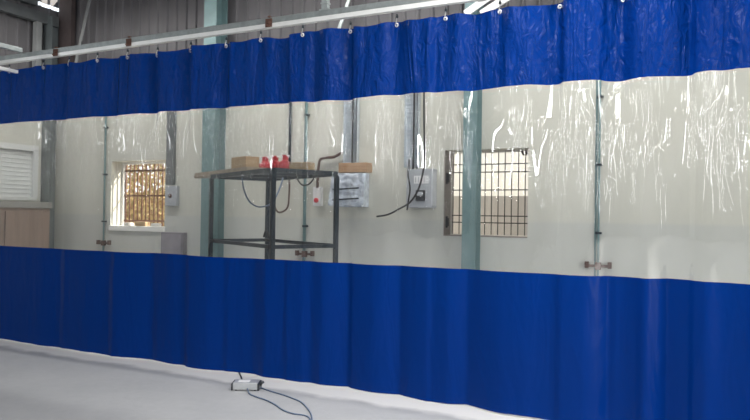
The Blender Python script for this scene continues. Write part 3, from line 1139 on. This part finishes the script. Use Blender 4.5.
def solve(px, d):      # distance along d from F that shows in column px
    lo, hi = 0.1, 4.0
    tgt = px
    for _ in range(50):
        mid = (lo + hi) / 2
        q = F + d * mid - CAM
        c = CAM_R.transposed() @ q
        xx = 375 + F_PX * c.x / -c.z
        if (xx < tgt) == (d.x > 0):
            lo = mid
        else:
            hi = mid
    return lo


SW, SL = solve(334, ex), solve(209, ey)
rk = thing('steel_rack', F, 'tall dark steel frame rack behind the clear curtain panel', 'rack')
for i, (s, l) in enumerate(((0, 0), (1, 0), (0, 1), (1, 1))):
    q = F + ex * SW * s + ey * SL * l
    m = MB()
    m.bar((q.x, q.y, 0.0), (q.x, q.y, zt_), 0.045, 0.045, up=ex, bev=0.003)
    m.box(q.x - 0.05, q.x + 0.05, q.y - 0.05, q.y + 0.05, 0, 0.012)
    m.build('post', M['darksteel'], rk)


def rails(z, h, name):
    c = [F, F + ex * SW, F + ex * SW + ey * SL, F + ey * SL]
    for k in range(4):
        p, q = c[k].copy(), c[(k + 1) % 4].copy()
        p.z = q.z = z
        m = MB()
        m.bar(p, q, 0.036, h)
        m.build(name, M['darksteel'], rk)


rails(zt_ + 0.02, 0.05, 'top_rail')
rails(zs_, 0.04, 'shelf_rail')
for f0 in (0.33, 0.66):
    m = MB()
    p = F + ey * SL * f0
    q = p + ex * SW
    p.z = q.z = zt_ + 0.022
    m.bar(p, q, 0.04, 0.035)
    m.build('cross_bar', M['darksteel'], rk)
ztop = zt_ + 0.046


def on_rack(a, b):      # a 0..1 across, b 0..1 along
    q = F + ex * SW * a + ey * SL * b
    q.z = ztop
    return q


def rmat(a, b, rz=0.0):
    th = math.atan2(ey.y, ey.x)
    return Matrix.Translation(on_rack(a, b)) @ Matrix.Rotation(th + rz, 4, 'Z')


def place_px(px, v_a):
    """how far along the rack (0..1) the column px lies, at fraction v_a across"""
    lo, hi = -0.4, 1.6
    for _ in range(50):
        mid = (lo + hi) / 2
        c = CAM_R.transposed() @ (on_rack(v_a, mid) - CAM)
        if 375 + F_PX * c.x / -c.z > px:
            lo = mid
        else:
            hi = mid
    return lo


m = MB()
bA, bB = place_px(192, 0.22), place_px(258, 0.22)
m.prism([(0, -0.14), (SL * (bA - bB) - 0.3, -0.14), (SL * (bA - bB), -0.05), (SL * (bA - bB), 0.03), (SL * (bA - bB) - 0.35, 0.14), (0, 0.14)],
        0.001, 0.05, lambda x, y, t: rmat(0.22, bB) @ Vector((x, y, t)))
tag(m.build('board', M['plank']), 'old grey brown board lying along the rack top, overhanging left', 'board')


m = MB()
m.box(-0.17, 0.17, -0.09, 0.09, 0.052, 0.19, 0.006, rmat(0.24, place_px(245, 0.24), 0.1))
tag(m.build('wood_block', M['wood']), 'pale wood block on the board, left of the red clamps', 'wood')
m = MB()
m.box(-0.13, 0.13, -0.07, 0.07, 0.001, 0.11, 0.006, rmat(0.75, place_px(302, 0.75), 0.5))
tag(m.build('wood_block', M['wood']), 'small pale wood block on rack top, right of the red clamps', 'wood')
for k, (px, aa) in enumerate(((265, 0.50), (275, 0.55), (285, 0.60))):
    Mx = rmat(aa, place_px(px, aa), 0.5)
    Mx = Mx @ Matrix.Scale(1.25, 4)
    t = thing('pipe_clamp', Mx.translation, ['red iron clamp on the rack top, leftmost of three', 'red iron clamp on the rack top, middle of three', 'red iron clamp on the rack top, rightmost of three'][k], 'clamp', 'red clamps on the rack')
    base = 0.001
    m = MB()
    Rr = Matrix.Rotation(PI / 2, 4, 'X')
    m.lathe([(0.048, -0.03), (0.056, -0.024), (0.056, 0.024), (0.048, 0.03)], Mx @ Matrix.Translation((0, 0, base + 0.062)) @ Matrix.Rotation(0.5 * (k - 1), 4, 'Z') @ Rr, 14)
    m.lathe([(0.03, -0.06), (0.03, 0.06)], Mx @ Matrix.Translation((0, 0, base + 0.062)) @ Matrix.Rotation(0.5 * (k - 1), 4, 'Z') @ Rr, 12)
    m.box(-0.05, 0.05, -0.025, 0.025, base, base + 0.03, 0.005, Mx)
    m.box(-0.022, 0.022, -0.022, 0.022, base + 0.115, base + 0.16, 0.005, Mx)
    m.build('body', M['red'], t)
    m = MB()
    m.tube([Mx @ Vector((-0.05, 0, base + 0.15)), Mx @ Vector((0.05, 0.01, base + 0.155))], 0.009, 8)
    m.build('screw_handle', M['grommet'], t)
# hanging leads
cb = MB()
q = lambda px, py, v: at_v(px, py, v)
cb.tube(spline([q(242, 178, 1.35), q(244, 190, 1.33), q(249, 201, 1.3), q(257, 206.5, 1.2), q(266, 206, 1.1), q(273, 201.5, 0.72), q(279, 190, 0.9), q(283, 178, 1.1)], 8), 0.009, 8)
tag(cb.build('hanging_lead', M['cable_blue']), 'grey lead looping under the rack top behind the front post', 'cable')
cb = MB()
cb.tube(spline([q(296, 174, 1.25), q(298, 180, 1.25), q(302.5, 185, 1.25), q(309, 184, 1.25), q(314, 178, 1.25), q(315, 174, 1.25)], 8), 0.009, 8)
tag(cb.build('hanging_lead', M['cable']), 'short black lead sagging under the right end of rack top', 'cable')
m = MB()
m.tube(spline([q(264, 236.5, 1.62), q(266, 231, 1.55), q(269, 236, 1.5), q(271, 240.5, 1.45), q(266, 239, 1.5)], 6), 0.014, 8)
tag(m.build('wire_coil', M['cable']), 'small twisted wire on the lower rails of the rack', 'wire')

# ------------------------------------------------------------------ cabinet at the left wall
q0 = at_u(0, 207, UL + 0.55)
q1 = at_u(50, 206, UL + 0.55)
cb_ = thing('wooden_cabinet', (UL + 0.3, q1.y - 0.5, 0), 'brown wooden cabinet with grey top under the white louvred window', 'cabinet')
yb0, yb1 = at_u(-50, 207, UL + 0.5).y, min(at_u(50, 207, UL + 0.5).y, W - 0.3)
zc = at_u(25, 208, UL + 0.5).z
MB().box(UL + 0.03, UL + 0.5, yb0, yb1, 0.0, zc - 0.0, 0.005).build('body', M['cab_wood'], cb_)
MB().box(UL + 0.03, UL + 0.53, yb0 - 0.02, yb1 + 0.02, zc, zc + 0.10, 0.008).build('top', M['cab_top'], cb_)
nd = 2
for k in range(nd):
    y0_, y1_ = yb0 + (yb1 - yb0) * k / nd + 0.02, yb0 + (yb1 - yb0) * (k + 1) / nd - 0.02
    d = MB().box(UL + 0.5, UL + 0.518, y0_, y1_, 0.08, zc - 0.05, 0.004).build('door', M['cab_wood'], cb_)
    MB().box(UL + 0.518, UL + 0.54, y1_ - 0.08 if k == 0 else y0_ + 0.05, y1_ - 0.05 if k == 0 else y0_ + 0.08, 0.7, 0.82, 0.004).build('handle', M['steel'], d)

# ------------------------------------------------------------------ transformer on the floor
B = at_z(245, 391, 0)
th = math.radians(8)
Mx = Matrix.Translation(B) @ Matrix.Rotation(th + YAW * 0.7, 4, 'Z')
dv = thing('power_supply', B, 'silver power supply box on the floor in front of the curtain', 'power supply')
m = MB()
m.box(-0.105, 0.105, 0.0, 0.13, 0.008, 0.068, 0.006, Mx)
m.build('case', M['silver'], dv)
m = MB()
m.box(-0.118, -0.104, -0.004, 0.134, 0.004, 0.062, 0.004, Mx)
m.build('end_cap', M['black_plastic'], dv)
m = MB()
m.box(0.104, 0.120, -0.004, 0.134, 0.004, 0.062, 0.004, Mx)
m.build('end_cap', M['black_plastic'], dv)
m = MB()
m.tube([Mx @ Vector((0.118, 0.03, 0.045)), Mx @ Vector((0.150, 0.02, 0.075))], 0.012, 10)
m.build('plug', M['black_plastic'], dv)
for sx_ in (-0.08, 0.08):
    for sy in (0.02, 0.11):
        m = MB()
        m.lathe([(0.01, 0.0), (0.012, 0.009)], Mx @ Matrix.Translation((sx_, sy, 0)), 10)
        m.build('rubber_foot', M['black_plastic'], dv)
m = MB()
m.box(-0.07, 0.03, 0.03, 0.10, 0.0675, 0.070, 0.001, Mx)
m.build('label_plate', M['white_plastic'], dv)
zf = 0.007
cb = MB()
e0 = Mx @ Vector((0.02, 0.128, 0.05))
cb.tube(spline([e0, at_z(243, 380, 0.03), at_z(241, 376.5, zf), at_z(239, 372, zf), at_z(237, 368, zf)], 8), 0.006, 8)
cb.build('mains_lead', M['cable'], dv)['label'] = 'short dark lead to the curtain foot'
cb = MB()
e1 = Mx @ Vector((0.120, 0.06, 0.02))
g_ = lambda x, y: at_z(x, y, zf)
cb.tube(spline([e1, g_(263, 388.5), g_(272, 391.5), g_(282, 394.5), g_(292, 398), g_(301, 402), g_(307, 408), g_(311, 414), g_(312, 420), g_(313, 430)], 8), 0.0055, 8)
cb.build('output_cord', M['cable_blue'], dv)['label'] = 'blue grey cord, farther run'
cb = MB()
e2 = Mx @ Vector((0.02, 0.0, 0.02))
cb.tube(spline([e2, g_(250, 394), g_(257, 397), g_(266, 400), g_(275, 404.5), g_(283, 410), g_(293, 413.5), g_(303, 415), g_(309, 417.5), g_(311, 424), g_(311, 432)], 8), 0.0055, 8)
cb.build('output_cord', M['cable_blue'], dv)['label'] = 'blue grey cord, nearer run'

# ------------------------------------------------------------------ light
w = bpy.data.worlds.new('sky')
SC.world = w
w.use_nodes = True
nt = w.node_tree
nt.nodes.clear()
bg = node(nt, 'ShaderNodeBackground')
bg.inputs[0].default_value = (0.86, 0.93, 1.0, 1)
bg.inputs[1].default_value = 1.8
o = node(nt, 'ShaderNodeOutputWorld')
nt.links.new(bg.outputs[0], o.inputs[0])

sun = bpy.data.lights.new('sun', 'SUN')
sun.energy = 15.0
sun.angle = math.radians(1.0)
sun.color = (1, 0.93, 0.82)
so = bpy.data.objects.new('sun', sun)
COL.objects.link(so)
so.rotation_euler = (-Vector((0.52, 0.52, 0.68))).to_track_quat('-Z', 'Y').to_euler()


def area(name, loc, aim, sx, sy, L, color=(1, 1, 1)):
    d = bpy.data.lights.new(name, 'AREA')
    d.shape = 'RECTANGLE'
    d.size, d.size_y = sx, sy
    d.energy = L * sx * sy * PI
    d.color = color
    ob = bpy.data.objects.new(name, d)
    COL.objects.link(ob)
    ob.location = loc
    ob.rotation_euler = (Vector(aim) - Vector(loc)).to_track_quat('-Z', 'Y').to_euler()
    return ob


# the rest of the hall: far wall, near part of the right wall; the right end by the curtain is a wide open doorway
HR = 6.5
clad(UL, HR, 0.0, 7.8, lambda a, t, z: Vector((a, -13.5 + t, z)), 'wall_far')
clad(-13.5, -6.0, 0.0, 7.8, lambda a, t, z: Vector((HR - t, a, z)), 'wall_right')

struct(MB().box(UR - 0.15, UR, 0.45, W, 0.0, ZE).build('bay_end_blocker', M['plaster']))  # unseen wall, added to cut daylight on the back wall's right end

area('hall_fill', (-0.7, -2.3, 4.1), (-0.7, -2.3, 0), 1.0, 3.0, 24, (1.0, 0.985, 0.95))  # added overhead fill light, unseen, brightening the floor towards the right
area('doorway_fill', (6.3, -2.6, 2.4), (0, -1.6, 1.6), 2.4, 4.2, 9, (1.0, 0.98, 0.95))  # added fill boosting the light from the right across the folds
area('bay_fill', (-2.5, 1.2, 4.7), (-2.5, 1.9, 0), 5.0, 0.3, 20, (1, 0.985, 0.94))  # added fills, this and the next, brightening the wall behind the curtain
area('bay_fill', (-7.2, 1.2, 4.6), (-7.2, 1.9, 0), 4.0, 0.2, 27, (1, 0.985, 0.94))
for u in (-8.2, -5.6, -3.0, -0.4, 2.2, 4.8):
    area('streak_fill', (u, -13.2, 3.9), (u, 0, 3.6), 0.14, 2.4, 48, (0.95, 0.98, 1))  # added strip lights, unseen; their reflections streak the clear panel
for v in (-2.4, -4.0, -6.0, -9.0):
    area('streak_fill', (UL + 0.2, v, 3.9), (0, v, 3.6), 0.17, 2.2, 14, (0.95, 0.98, 1))  # more added strips, for streaks at the left end of the panel
pt = area('doorway_portal', (HR, -1.7, 2.4), (-8, -1.7, 2.4), 8.6, 4.8, 1)
pt.data.cycles.is_portal = True

SC.view_settings.view_transform = 'Standard'
SC.view_settings.look = 'None'
SC.view_settings.gamma = 1
SC.view_settings.use_curve_mapping = False
SC.view_settings.exposure = 0.0
SC.cycles.use_denoising = True
SC.cycles.transparent_max_bounces = 16
